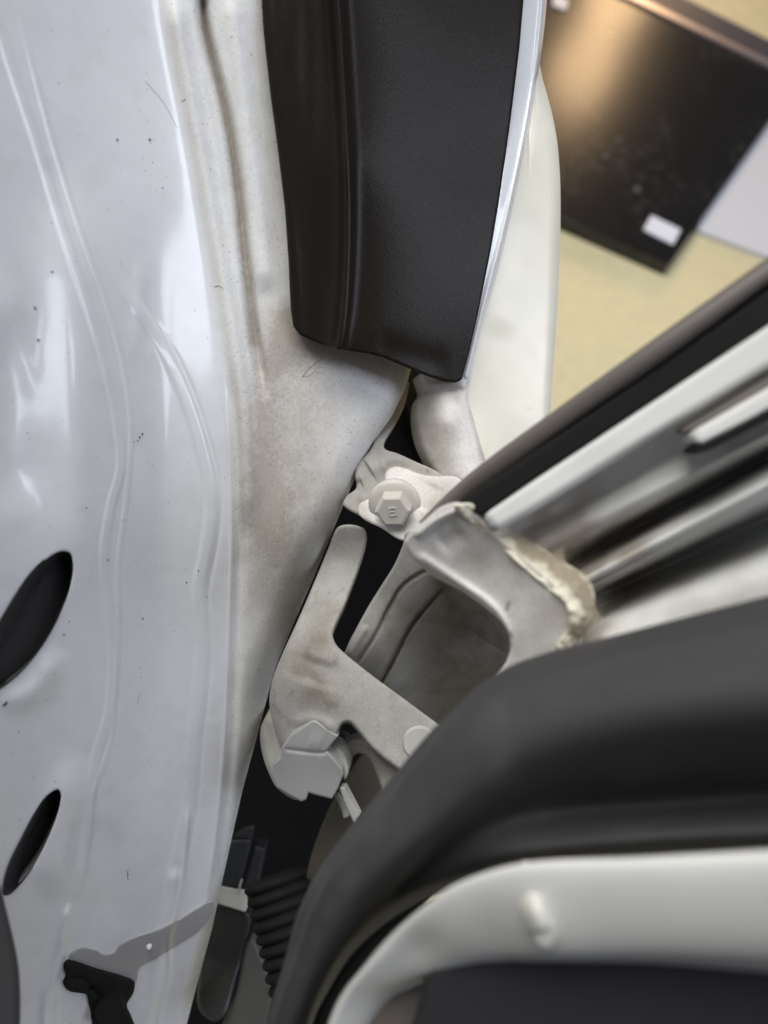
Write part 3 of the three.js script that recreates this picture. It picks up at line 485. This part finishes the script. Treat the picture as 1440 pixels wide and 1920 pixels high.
// pocket wall
{
  const pz = tps([[755, 1000, .292], [700, 1120, .312], [640, 1240, .322], [800, 1050, .287], [770, 1130, .305], [700, 1270, .33], [840, 1090, .286], [800, 1180, .316], [730, 1300, .337], [870, 1160, .318], [830, 1250, .34], [900, 1330, .36], [960, 1180, .296], [960, 1260, .31], [980, 1100, .27], [850, 1400, .39], [720, 1350, .375], [780, 1340, .372]]);
  const pd = dirtAmount([[[[800, 1065], [830, 1100], [848, 1130]], 16, 0.8], [[[805, 1068], [755, 1100], [705, 1190], [665, 1245]], 7, 0.7], [[[832, 1102], [790, 1150], [745, 1225], [712, 1285]], 6, 1.1], [[[860, 1160], [960, 1225]], 30, 0.4], [[[760, 1150], [725, 1230]], 22, 0.45]]);
  part('pocket_wall', relief({
    outline: [[762, 1000], [757, 1020], [740, 1060], [715, 1100], [690, 1140], [668, 1180], [650, 1215], [640, 1250], [680, 1340], [800, 1420], [900, 1400], [990, 1300], [1010, 1200], [980, 1120], [900, 1040], [830, 1000]], z: pz,
    bumps: [ridge([[815, 1066], [790, 1075], [755, 1100], [730, 1140], [705, 1190], [665, 1250]], 4, -0.0016, 0.05), ridge([[834, 1100], [822, 1112], [790, 1150], [765, 1185], [745, 1225], [708, 1295]], 4, -0.0028, 0.05), ridge([[690, 1170], [650, 1235]], 8, 0.001, 0.2), ridge([[850, 1190], [825, 1225], [850, 1260], [900, 1300]], 16, -0.0016, 0.2), ridge([[880, 1190], [900, 1230], [940, 1260]], 26, 0.0018, 0.3), ridge([[862, 1160], [900, 1195], [955, 1228]], 4, -0.0009, 0.1)],
    rim: 5, thick: 0.006, stepPx: 2.5,
    color: (x, y, p) => grimeMix(clamp(pd(x, y) * (0.3 + 0.9 * fbm(p, 240, 5)) + 0.3 * smooth(0.45, 0.8, fbm(p, 130)), 0, 0.9), [0.4, 0.34, 0.28]),
  }), M.primer, body, 'grimy pocket wall with seam lines');
}
// ribbed gutter running to the right
{
  // columns across: [x, y] at the far (right) end and at the near (left) end, depth offset in metres
  const cols = [
    [[1520, 440], [770, 968], 0.010], [[1520, 545], [800, 1010], 0.006], [[1520, 600], [895, 962], 0.008], [[1520, 655], [918, 985], 0.007],
    [[1520, 700], [945, 1010], 0.012], [[1520, 750], [975, 1020], 0.009], [[1520, 785], [1030, 1040], 0.009], [[1520, 814], [1062, 1058], 0.04], [[1520, 834], [1078, 1072], 0.016], [[1520, 850], [1088, 1082], 0.006], [[1520, 866], [1094, 1090], 0.003], [[1520, 884], [1100, 1100], 0.006], [[1520, 902], [1104, 1110], 0.016], [[1520, 928], [1108, 1122], 0.05], [[1520, 965], [1112, 1140], 0.042], [[1520, 1015], [1080, 1185], 0.014], [[1520, 1120], [1010, 1260], 0.012], [[1520, 1200], [960, 1330], 0.02]];
  const zAt = (t) => lerp(0.178, 0.216, t);
  const rows = [0, 0.25, 0.5, 0.75, 1].map((t) => cols.map(([a, b, o]) => [lerp(a[0], b[0], t), lerp(a[1], b[1], t), zAt(t) + o]));
  const gd = (u, v, p) => grimeMix(clamp(0.4 * smooth(0.42, 0.75, fbm(p, 90)) + smooth(0.66, 0.97, v) * 1.1 * smooth(0.3, 0.65, fbm(p, 120, 5)), 0, 0.85), BROWN);
  part('gutter', patch(rows.map((r) => r.slice(3)), 130, 60, { thick: 0.003, color: gd, more: [1.6, 0] }), M.skin, body, 'ribbed white gutter panel, out of focus');
  const strip = (name, pts, mat, thick, label, rim = 6) => part(name, relief({ outline: pts, round: false, z: (x, y) => lerp(0.221, 0.184, clamp((x - 800) / 640, -0.2, 1.8)) - thick, rim, thick: thick + 0.004, dir: [0, 0.1, -1], stepPx: 3.5 }), mat, body, label);
  strip('strip_rubber', [[1800, 295], [1520, 490], [1040, 825], [960, 880], [866, 940], [862, 950], [872, 956], [905, 966], [1000, 900], [1520, 560], [1800, 375]], M.black, 0.0015, 'black rubber in the channel');
  part('channel_strip', patch([[[1520, 425, 0.1837], [1520, 440, 0.1797], [1520, 475, 0.1807], [1520, 492, 0.1878]], [[1230, 632, 0.1962], [1232, 642, 0.1923], [1236, 676, 0.1934], [1240, 690, 0.2006]], [[1030, 776, 0.2128], [1032, 784, 0.2089], [1040, 818, 0.2102], [1046, 830, 0.2175]], [[905, 868, 0.2239], [908, 876, 0.2201], [922, 904, 0.2217], [930, 914, 0.2301]], [[835, 928, 0.2316], [836, 936, 0.2277], [848, 956, 0.2293], [856, 964, 0.2366]], [[786, 978, 0.2373], [788, 984, 0.2334], [800, 1000, 0.2350], [806, 1006, 0.2423]]], 16, 70, { thick: 0.003, more: [0.9, 0] }), M.strip, body, 'brown grey trim strip');
  strip('ledge', [[1800, 366], [1520, 548], [1440, 600], [1240, 735], [1060, 855], [915, 952], [906, 962], [908, 975], [920, 990], [935, 996], [1000, 960], [1200, 836], [1440, 692], [1520, 645], [1800, 480]], M.skin, 0.0015, 'smooth white ledge along the gutter', 18);
  strip('short_rib', [[1800, 528], [1520, 685], [1440, 730], [1370, 770], [1308, 806], [1300, 818], [1304, 830], [1316, 834], [1400, 792], [1520, 725], [1800, 568]], M.skin, 0.0035, 'short white rib', 9);
  strip('upper_slot_strip', [[1520, 664], [1400, 734], [1280, 806], [1284, 812], [1320, 794], [1420, 738], [1520, 682]], M.strip, 0.0008, 'thin brown line above the short rib', 4);  // brown strip drawn for the dark line above the rib
  strip('slot_dark_strip', [[1520, 726], [1400, 790], [1312, 838], [1300, 846], [1306, 852], [1330, 844], [1440, 788], [1520, 748]], M.black, 0.0035, 'dark strip for the shaded gap below the short rib', 4);  // black strip stands for the shade in the gap under the rib
  // sealer along the gutter end
}
// gusset at the end of the gutter
{
  const gd = dirtAmount([[[[900, 985], [960, 1035], [1040, 1095], [1085, 1150]], 16, 0.7], [[[1000, 1180], [1060, 1130]], 26, 0.4], [[[880, 1040], [900, 1060]], 24, 0.4], [[[955, 1130], [950, 1142]], 4, 1.2]]);
  part('gusset', relief({
    outline: [[758, 1018], [768, 1000], [798, 974], [828, 950], [860, 942], [890, 960], [930, 1000], [980, 1045], [1040, 1095], [1082, 1140], [1092, 1180], [1080, 1215], [1000, 1260], [930, 1290], [915, 1280], [945, 1248], [957, 1215], [952, 1185], [935, 1160], [900, 1130], [855, 1098], [800, 1068], [772, 1045]],
    z: tps([[760, 1020, .227], [800, 975, .221], [860, 945, .215], [900, 1060, .223], [960, 1050, .216], [1080, 1140, .210], [950, 1190, .222], [1040, 1220, .216], [930, 1280, .227]]),
    bumps: [ridge([[775, 1010], [820, 975], [860, 955]], 7, 0.0016, 0.15), ridge([[775, 1035], [850, 1085], [930, 1145], [955, 1200]], 9, 0.0012, 0.1), ridge([[870, 990], [820, 1030]], 20, -0.0012, 0.3)],
    rim: 9, thick: 0.01, dir: [0.3, -0.3, -1], stepPx: 2.8,
    color: (x, y, p) => grimeMix(clamp(gd(x, y) * (0.25 + 0.95 * fbm(p, 260, 5)) + 0.18 * smooth(0.5, 0.8, fbm(p, 120)), 0, 0.85), [0.45, 0.38, 0.3]),
  }), M.matte, body, 'white gusset plate with sealer smears');
  const sd = dirtAmount([[[[905, 968], [940, 990], [985, 1020]], 14, 0.55], [[[985, 1018], [1040, 1060], [1085, 1085]], 20, 1.1], [[[1095, 1110], [1115, 1150], [1090, 1185]], 22, 0.9]]);
  const gz = tps([[760, 1020, .227], [860, 945, .214], [900, 1060, .223], [960, 1050, .215], [1080, 1140, .209], [950, 1190, .222], [1040, 1220, .215], [930, 1280, .227], [1130, 1110, .215], [1000, 1005, .221]]);
  part('sealer_smear', relief({
    outline: [[852, 950], [880, 943], [908, 960], [945, 986], [992, 1012], [1045, 1045], [1088, 1072], [1108, 1092], [1116, 1130], [1108, 1172], [1084, 1204], [1052, 1226], [1044, 1212], [1064, 1180], [1062, 1136], [1026, 1104], [966, 1052], [914, 1006], [878, 978]],
    z: gz, bumps: [(x, y) => 0.0006 + 0.0026 * (fbm(new THREE.Vector3(x, y, 3), 0.022, 3) - 0.5) + 0.0010 * (fbm(new THREE.Vector3(x, y, 9), 0.09, 3) - 0.5)], rim: 5, thick: 0.003, stepPx: 2.2,
    color: (x, y, p) => grimeMix(clamp(sd(x, y) * 1.6 * (0.25 + 0.75 * smooth(0.3, 0.7, fbm(p, 260, 6))), 0, 0.92), [0.34, 0.29, 0.24]),
  }), M.sealer, body, 'cream sealer smear with brown grime');
}
// rubber seal
{
  const rows = [
    [[492, 1990, .222], [478, 1985, .214], [505, 1990, .205], [530, 1990, .204], [552, 1990, .212], [566, 1990, .222], [572, 1990, .230]],
    [[512, 1912, .218], [502, 1905, .210], [530, 1905, .201], [558, 1905, .2], [574, 1905, .208], [584, 1905, .219], [592, 1908, .228]],
    [[545, 1810, .214], [535, 1800, .206], [568, 1800, .196], [602, 1800, .194], [622, 1802, .202], [634, 1804, .214], [646, 1808, .224]],
    [[575, 1710, .211], [564, 1700, .203], [608, 1700, .191], [652, 1712, .187], [678, 1722, .196], [694, 1734, .208], [708, 1744, .218]],
    [[632, 1612, .209], [620, 1600, .2], [668, 1606, .186], [724, 1634, .181], [752, 1658, .2], [774, 1674, .202], [794, 1688, .212]],
    [[742, 1478, .207], [730, 1464, .197], [776, 1474, .181], [832, 1532, .175], [852, 1578, .189], [878, 1626, .19], [898, 1650, .199]],
    [[842, 1364, .205], [830, 1349, .195], [878, 1366, .176], [932, 1450, .169], [950, 1530, .186], [962, 1600, .18], [985, 1632, .19]],
    [[968, 1266, .203], [958, 1249, .192], [994, 1302, .171], [1044, 1404, .163], [1062, 1512, .184], [1064, 1584, .172], [1080, 1630, .182]],
    [[1204, 1200, .192], [1200, 1180, .181], [1212, 1238, .160], [1232, 1362, .152], [1242, 1500, .175], [1240, 1568, .161], [1250, 1622, .172]],
    [[1480, 1132, .178], [1480, 1108, .167], [1480, 1190, .146], [1480, 1340, .139], [1480, 1482, .162], [1480, 1556, .148], [1480, 1614, .158]]];
  part('door_seal', patch(rows, 90, 120, { thick: 0.0025, more: [1, 0.9], wave: (u, v) => 0.0012 * Math.exp(-(((u - 0.3) / 0.03) ** 2)), color: (u, v, p) => { const k = 1 + 0.5 * smooth(0.5, 0.85, fbm(p, 70, 5)) + 0.25 * fbm(p, 600, 3); return [k, k, k * 0.99]; } }), M.rubber, body, 'thick black rubber bulb seal');
  part('seal_lip', patch([[[575, 1990, .222], [590, 1990, .212], [622, 1990, .208], [640, 1990, .216]], [[590, 1908, .216], [604, 1910, .206], [628, 1914, .202], [640, 1916, .212]], [[640, 1822, .212], [652, 1826, .202], [684, 1834, .198], [694, 1836, .206]], [[705, 1748, .206], [716, 1754, .196], [748, 1768, .191], [760, 1772, .198]], [[800, 1690, .2], [808, 1698, .19], [826, 1712, .184], [834, 1716, .191]], [[905, 1652, .193], [912, 1658, .184], [924, 1668, .178], [930, 1672, .184]]], 16, 50, { thick: 0.0025 }), M.black, body);
  // white flange under the seal
  const fl = [
    [[590, 1990, 0.200], [596, 1985, 0.193], [622, 1985, 0.193], [660, 1985, 0.197], [676, 1985, 0.206]],
    [[630, 1880, 0.194], [638, 1880, 0.187], [665, 1880, 0.187], [712, 1885, 0.191], [730, 1888, 0.200]],
    [[680, 1812, 0.187], [690, 1812, 0.180], [722, 1822, 0.180], [755, 1846, 0.184], [770, 1854, 0.193]],
    [[732, 1752, 0.181], [744, 1752, 0.174], [782, 1778, 0.174], [800, 1826, 0.178], [812, 1836, 0.187]],
    [[795, 1698, 0.173], [806, 1698, 0.166], [836, 1748, 0.166], [868, 1800, 0.170], [880, 1816, 0.179]],
    [[862, 1656, 0.167], [872, 1656, 0.160], [902, 1722, 0.160], [935, 1790, 0.164], [945, 1806, 0.173]],
    [[985, 1622, 0.159], [992, 1622, 0.152], [1010, 1700, 0.152], [1030, 1786, 0.156], [1034, 1804, 0.165]],
    [[1200, 1612, 0.149], [1202, 1612, 0.142], [1206, 1690, 0.142], [1214, 1782, 0.146], [1216, 1806, 0.155]],
    [[1480, 1596, 0.136], [1480, 1598, 0.129], [1480, 1690, 0.129], [1480, 1790, 0.133], [1480, 1826, 0.142]]];
  part('body_flange', patch(fl, 40, 90, { thick: 0.002, more: [1, 0.9] }), M.skin, body, 'blurred white flange along the door opening');
  part('sealer_drip', relief({ outline: [[985, 1632], [996, 1630], [1006, 1660], [1026, 1715], [1040, 1755], [1030, 1778], [1010, 1774], [990, 1740], [976, 1700], [976, 1668]], z: tps([[990, 1630, .163], [1000, 1700, .150], [1030, 1770, .151], [980, 1700, .152], [1040, 1740, .150]]), bumps: [ridge([[990, 1650], [1015, 1750]], 18, 0.002, 0.1)], rim: 10, thick: 0.004, stepPx: 3, color: () => [1, 0.985, 0.92] }), M.skin, body, 'cream drip of sealer');
  part('grey_carpet_edge', relief({ outline: [[690, 1990], [715, 1880], [752, 1848], [800, 1832], [816, 1836], [800, 1870], [786, 1990]], z: () => .193, rim: 4, thick: 0.006, stepPx: 4 }), M.strip, body);
  part('interior_trim', relief({ outline: [[810, 1826], [870, 1806], [950, 1798], [1030, 1796], [1216, 1800], [1800, 1850], [1800, 2200], [740, 2200], [790, 1900]], z: (x, y) => .176 - (x - 800) * 0.00004, rim: 8, thick: 0.006, stepPx: 5 }), M.plug, body, 'black interior trim in the bottom right corner');
  part('pillar_inner_wall', relief({ outline: [[700, 1400], [790, 1370], [830, 1400], [760, 1520], [660, 1640], [600, 1700], [575, 1660], [600, 1560], [640, 1480]], z: tps([[700, 1400, .35], [820, 1390, .33], [600, 1660, .36], [700, 1560, .33]]), rim: 6, thick: 0.006, stepPx: 4 }), phys({ color: rgb(0.16, 0.15, 0.135), roughness: 0.7, map: dustMap, vertexColors: true }), body);
}

// ---------------------------------------------------------------- hinge
{
  const h = assembly('hinge', at(600, 1450, 0.31), car, 'grey white door hinge with bent arm and flanged bolt');
  const bd = dirtAmount([[[[720, 880], [735, 868], [800, 885]], 7, 0.7], [[[840, 910], [800, 960]], 18, 0.5], [[[675, 940], [690, 975]], 8, 0.6]]);
  const leafColor = (f, tone) => (x, y, p) => grimeMix(clamp(f(x, y) * (0.3 + fbm(p, 260, 5)) + 0.22 * smooth(0.45, 0.8, fbm(p, 150, 5)), 0, 0.85), tone);
  const lz = tps([[650, 950, .308], [740, 850, .312], [850, 900, .302], [760, 1010, .302], [840, 980, .298]]);
  part('bracket', relief({ outline: [[766, 715], [758, 760], [738, 800], [720, 832], [722, 842], [745, 850], [780, 866], [812, 880], [850, 905], [880, 940], [820, 1000], [760, 1014], [715, 990], [680, 970], [652, 955], [643, 945], [650, 930], [668, 915], [666, 890], [672, 868], [694, 845], [712, 800], [735, 745]], z: (x, y) => lz(x, y) + 0.004 + 0.02 * smooth(840, 720, y), bumps: [ridge([[690, 880], [715, 865]], 20, 0.0025, 0.2), ridge([[660, 912], [680, 905]], 8, -0.0018, 0.2), ridge([[725, 845], [765, 862], [820, 895]], 10, -0.001, 0.2)], rim: 6, thick: 0.006, stepPx: 2.2, color: leafColor(bd, [0.5, 0.45, 0.38]) }), M.primer, h);
  part('body_leaf', relief({ outline: [[722, 892], [728, 880], [742, 875], [760, 878], [785, 888], [815, 893], [860, 896], [880, 940], [820, 1000], [757, 1014], [715, 990], [684, 975], [672, 962], [674, 945], [686, 938], [705, 930], [722, 910]], z: lz, bumps: [ridge([[815, 905], [790, 960]], 18, -0.0006, 0.2)], rim: 5, thick: 0.005, stepPx: 2.2, color: leafColor(bd, BROWN) }), M.matte, h, 'cream leaf held by the bolt');
  // flanged hex bolt
  const axis = dirW(-0.10, -0.36, 0.92), bc = at(740, 944, lz(740, 944) - 0.0003);
  const fp = [[0, -0.001], [0.0098, -0.001], [0.0101, 0.0002], [0.0098, 0.0014], [0.0086, 0.0019], [0.0066, 0.0026], [0, 0.0027]].map(([r, y]) => new THREE.Vector2(r * 1.09, y * 1.2));
  const boltPaint = phys({ color: rgb(0.66, 0.645, 0.6), roughness: 0.5, clearcoat: 0.25, clearcoatRoughness: 0.3, map: dustMap, bumpMap: grit, bumpScale: 0.00003 });
  const hp = [[0.0068, 0.0018], [0.0068, 0.0068], [0.0064, 0.0076], [0.0056, 0.0080], [0, 0.0080]].map(([r, y]) => new THREE.Vector2(r * 1.09, y * 1.2));
  const hex = new THREE.LatheGeometry(hp, 6).toNonIndexed(); hex.computeVertexNormals();
  const bits = [orient(new THREE.LatheGeometry(fp, 56).toNonIndexed(), bc, axis), orient(hex, bc, axis, 0.55)];
  for (const [x, y, w, d] of [[-0.0013, 0, 0.0006, 0.0036], [0.0013, 0, 0.0006, 0.0036], [0, 0.0016, 0.0021, 0.0006], [0, -0.0016, 0.0021, 0.0006], [0, 0, 0.0021, 0.0005]]) bits.push(orient(new THREE.BoxGeometry(w, 0.0005, d).toNonIndexed().translate(x, 0.0097, y), bc, axis, 0.1));
  part('bolt', mergeGeometries(bits), boltPaint, h, 'flanged hex bolt painted cream');

  // bent arm
  const az = tps([[645, 985, .316], [690, 1000, .315], [640, 1050, .322], [600, 1100, .318], [655, 1110, .316], [540, 1210, .304], [625, 1190, .303], [510, 1310, .304], [580, 1290, .297], [700, 1270, .296], [540, 1390, .304], [640, 1350, .294], [820, 1360, .286], [740, 1440, .284], [850, 1420, .282]]);
  const ad = dirtAmount([[[[600, 1210], [575, 1260], [590, 1300]], 30, 0.75], [[[610, 1150], [600, 1190]], 22, 0.5], [[[560, 1240], [640, 1290], [740, 1350]], 60, 0.3]]);
  part('arm', relief({
    outline: [[632, 990], [645, 984], [668, 985], [684, 993], [688, 1008], [681, 1038], [664, 1088], [646, 1135], [629, 1172], [624, 1190], [630, 1208], [650, 1228], [700, 1268], [760, 1312], [822, 1358], [880, 1400], [830, 1500], [752, 1446], [700, 1404], [672, 1370], [655, 1354], [642, 1356], [632, 1372], [620, 1396], [585, 1420], [545, 1420], [523, 1392], [510, 1350], [505, 1312], [512, 1270], [530, 1225], [560, 1160], [590, 1090], [615, 1030]],
    z: az, rimOf: (x, y) => lerp(6, 22, smooth(1180, 1300, y) * smooth(590, 530, x)), thick: 0.009, dir: [-0.08, -0.38, -1], stepPx: 2.4,
    bumps: [ridge([[540, 1360], [590, 1350], [630, 1372]], 12, 0.0012, 0.2), ridge([[600, 1230], [580, 1290]], 40, -0.0014, 0.3)],
    color: (x, y, p) => grimeMix(clamp(ad(x, y) * (0.25 + 0.9 * fbm(p, 200, 5)) + 0.45 * smooth(0.5, 0.75, fbm(p, 170, 5)) * smooth(0.4, 0.7, fbm(p, 520, 3)), 0, 0.8), [0.5, 0.43, 0.34]),
  }), M.primer, h, 'speckled grey white hinge arm');
  part('knuckle', relief({
    outline: [[500, 1345], [516, 1352], [530, 1400], [560, 1400], [600, 1418], [560, 1500], [520, 1478], [508, 1458], [495, 1425], [488, 1390], [490, 1360]], z: tps([[495, 1350, .326], [488, 1400, .322], [520, 1470, .31], [560, 1400, .308], [580, 1480, .306]]), rim: 14, thick: 0.012, dir: [0.1, 0.25, -1], stepPx: 2.4, color: leafColor(() => 0.15, BROWN) }), M.primer, h);
  part('cut_face', relief({
    outline: [[528, 1402], [545, 1378], [584, 1352], [592, 1351], [634, 1380], [612, 1408], [628, 1425], [642, 1442], [644, 1452], [634, 1478], [622, 1498], [590, 1490], [578, 1486], [574, 1499], [565, 1503], [540, 1490], [518, 1476], [508, 1452], [512, 1432], [526, 1420]], round: false, z: tps([[530, 1400, .2985], [590, 1352, .2955], [634, 1380, .2945], [644, 1450, .299], [570, 1500, .302], [510, 1455, .303]]), bumps: [ridge([[528, 1404], [600, 1412], [614, 1410]], 4, -0.0006, 0.1), ridge([[575, 1388], [605, 1400]], 18, 0.0006, 0.3)], rim: 3.5, thick: 0.01, dir: [0.15, 0.25, -1], stepPx: 2 }), M.cut, h, 'smooth grey cut end of the arm');
  part('block_side', relief({ outline: [[612, 1408], [622, 1398], [640, 1408], [652, 1432], [654, 1448], [646, 1462], [640, 1450], [628, 1428]], z: () => .3025, rim: 4, thick: 0.008, dir: [0.15, 0.25, -1], stepPx: 2 }), M.primer, h);
  const rz = az(786, 1390) - 0.0008; part('rivet', orient(new THREE.CylinderGeometry(0.0060, 0.0064, 0.0022, 40), at(786, 1392, rz), dirW(0.05, -0.1, 1)), boltPaint, h);
  part('link', relief({ outline: [[636, 1412], [644, 1398], [662, 1388], [684, 1392], [712, 1412], [770, 1455], [800, 1500], [740, 1510], [722, 1490], [706, 1450], [694, 1424], [682, 1414], [668, 1414], [658, 1426], [652, 1440]], z: tps([[640, 1410, .312], [680, 1392, .308], [770, 1470, .295], [720, 1490, .298], [655, 1435, .315]]), rim: 6, thick: 0.006, dir: [0.15, 0.25, -1], stepPx: 2, color: leafColor(() => 0.3, BROWN) }), M.primer, h, 'bent link behind the arm');
  part('tab', relief({ outline: [[636, 1476], [646, 1476], [674, 1530], [664, 1544], [658, 1532], [644, 1500]], z: () => .302, rim: 3, thick: 0.003, dir: [0.3, 0.25, -1], stepPx: 1.8, round: false }), M.primer, h);
  part('tab', relief({ outline: [[625, 1490], [634, 1490], [658, 1524], [652, 1532], [644, 1534], [640, 1518]], z: () => .312, rim: 2.5, thick: 0.003, stepPx: 1.8, round: false }), M.primer, h);
  part('guide', relief({ outline: [[630, 1388], [640, 1375], [656, 1382], [650, 1396], [640, 1402]], z: () => .322, rim: 3, thick: 0.004, stepPx: 2 }), M.dark, h);
}

// ---------------------------------------------------------------- things deep in the gap
{
  const t = assembly('wiring_boot', at(560, 1900, 0.36), car, 'black ribbed rubber wiring boot');
  const a = at(515, 1640, .345), b = at(580, 1900, .325), L = a.distanceTo(b), prof = []; const N = 200, ribs = 11;
  for (let k = 0; k <= N; k++) { const s = k / N; prof.push(new THREE.Vector2(0.0118 + 0.0034 * Math.pow(Math.abs(Math.sin(Math.PI * s * ribs)), 0.6), s * L)); }
  prof.unshift(new THREE.Vector2(0, 0)); prof.push(new THREE.Vector2(0, L));
  part('bellows', orient(new THREE.LatheGeometry(prof, 48), a, b.clone().sub(a)), M.black, t);
  const c = assembly('wiring_cover', at(420, 1900, 0.39), car, 'grey plastic wiring cover with a paper tag');
  const cover = phys({ color: rgb(0.035, 0.037, 0.04), roughness: 0.5, bumpMap: smear, bumpScale: 0.0004 });
  part('upper_cover', relief({ outline: [[425, 1575], [470, 1572], [466, 1600], [448, 1665], [405, 1665]], z: () => .40, rim: 6, thick: 0.01, stepPx: 3, round: false }), cover, c);
  part('side_cover', relief({ outline: [[476, 1585], [498, 1590], [480, 1675], [452, 1668]], z: () => .405, rim: 5, thick: 0.01, stepPx: 3, round: false }), cover, c);
  part('lower_cover', relief({ outline: [[400, 1700], [465, 1712], [462, 1760], [440, 1840], [420, 1905], [400, 1915], [372, 1890], [378, 1800]], z: tps([[400, 1700, .395], [465, 1712, .39], [380, 1890, .385], [440, 1840, .385], [410, 1800, .402]]), rim: 10, thick: 0.012, stepPx: 3 }), cover, c);
  part('paper_tag', relief({ outline: [[412, 1662], [440, 1668], [462, 1670], [464, 1700], [460, 1710], [408, 1694]], z: () => .388, rim: 2, thick: 0.001, stepPx: 2, round: false }), phys({ color: rgb(0.72, 0.7, 0.62), roughness: 0.7 }), c, 'torn white paper tag');
  part('tag_string', tube([[448, 1676, .387], [450, 1660, .387], [454, 1648, .388]], 0.0005, 12, 6), phys({ color: rgb(0.6, 0.6, 0.6), roughness: 0.7 }), c);
  part('rail', relief({ outline: [[470, 1760], [500, 1820], [510, 1850], [480, 1960], [410, 1960], [440, 1870]], z: () => .392, rim: 6, thick: 0.006, stepPx: 3 }), phys({ color: rgb(0.11, 0.105, 0.09), roughness: 0.6, bumpMap: smear, bumpScale: 0.0004 }), c);
  part('clip', relief({ outline: [[455, 1555], [475, 1550], [470, 1570], [440, 1568]], z: () => .40, rim: 3, thick: 0.003, stepPx: 2 }), cover, c);
}
renderer.render(scene, camera);
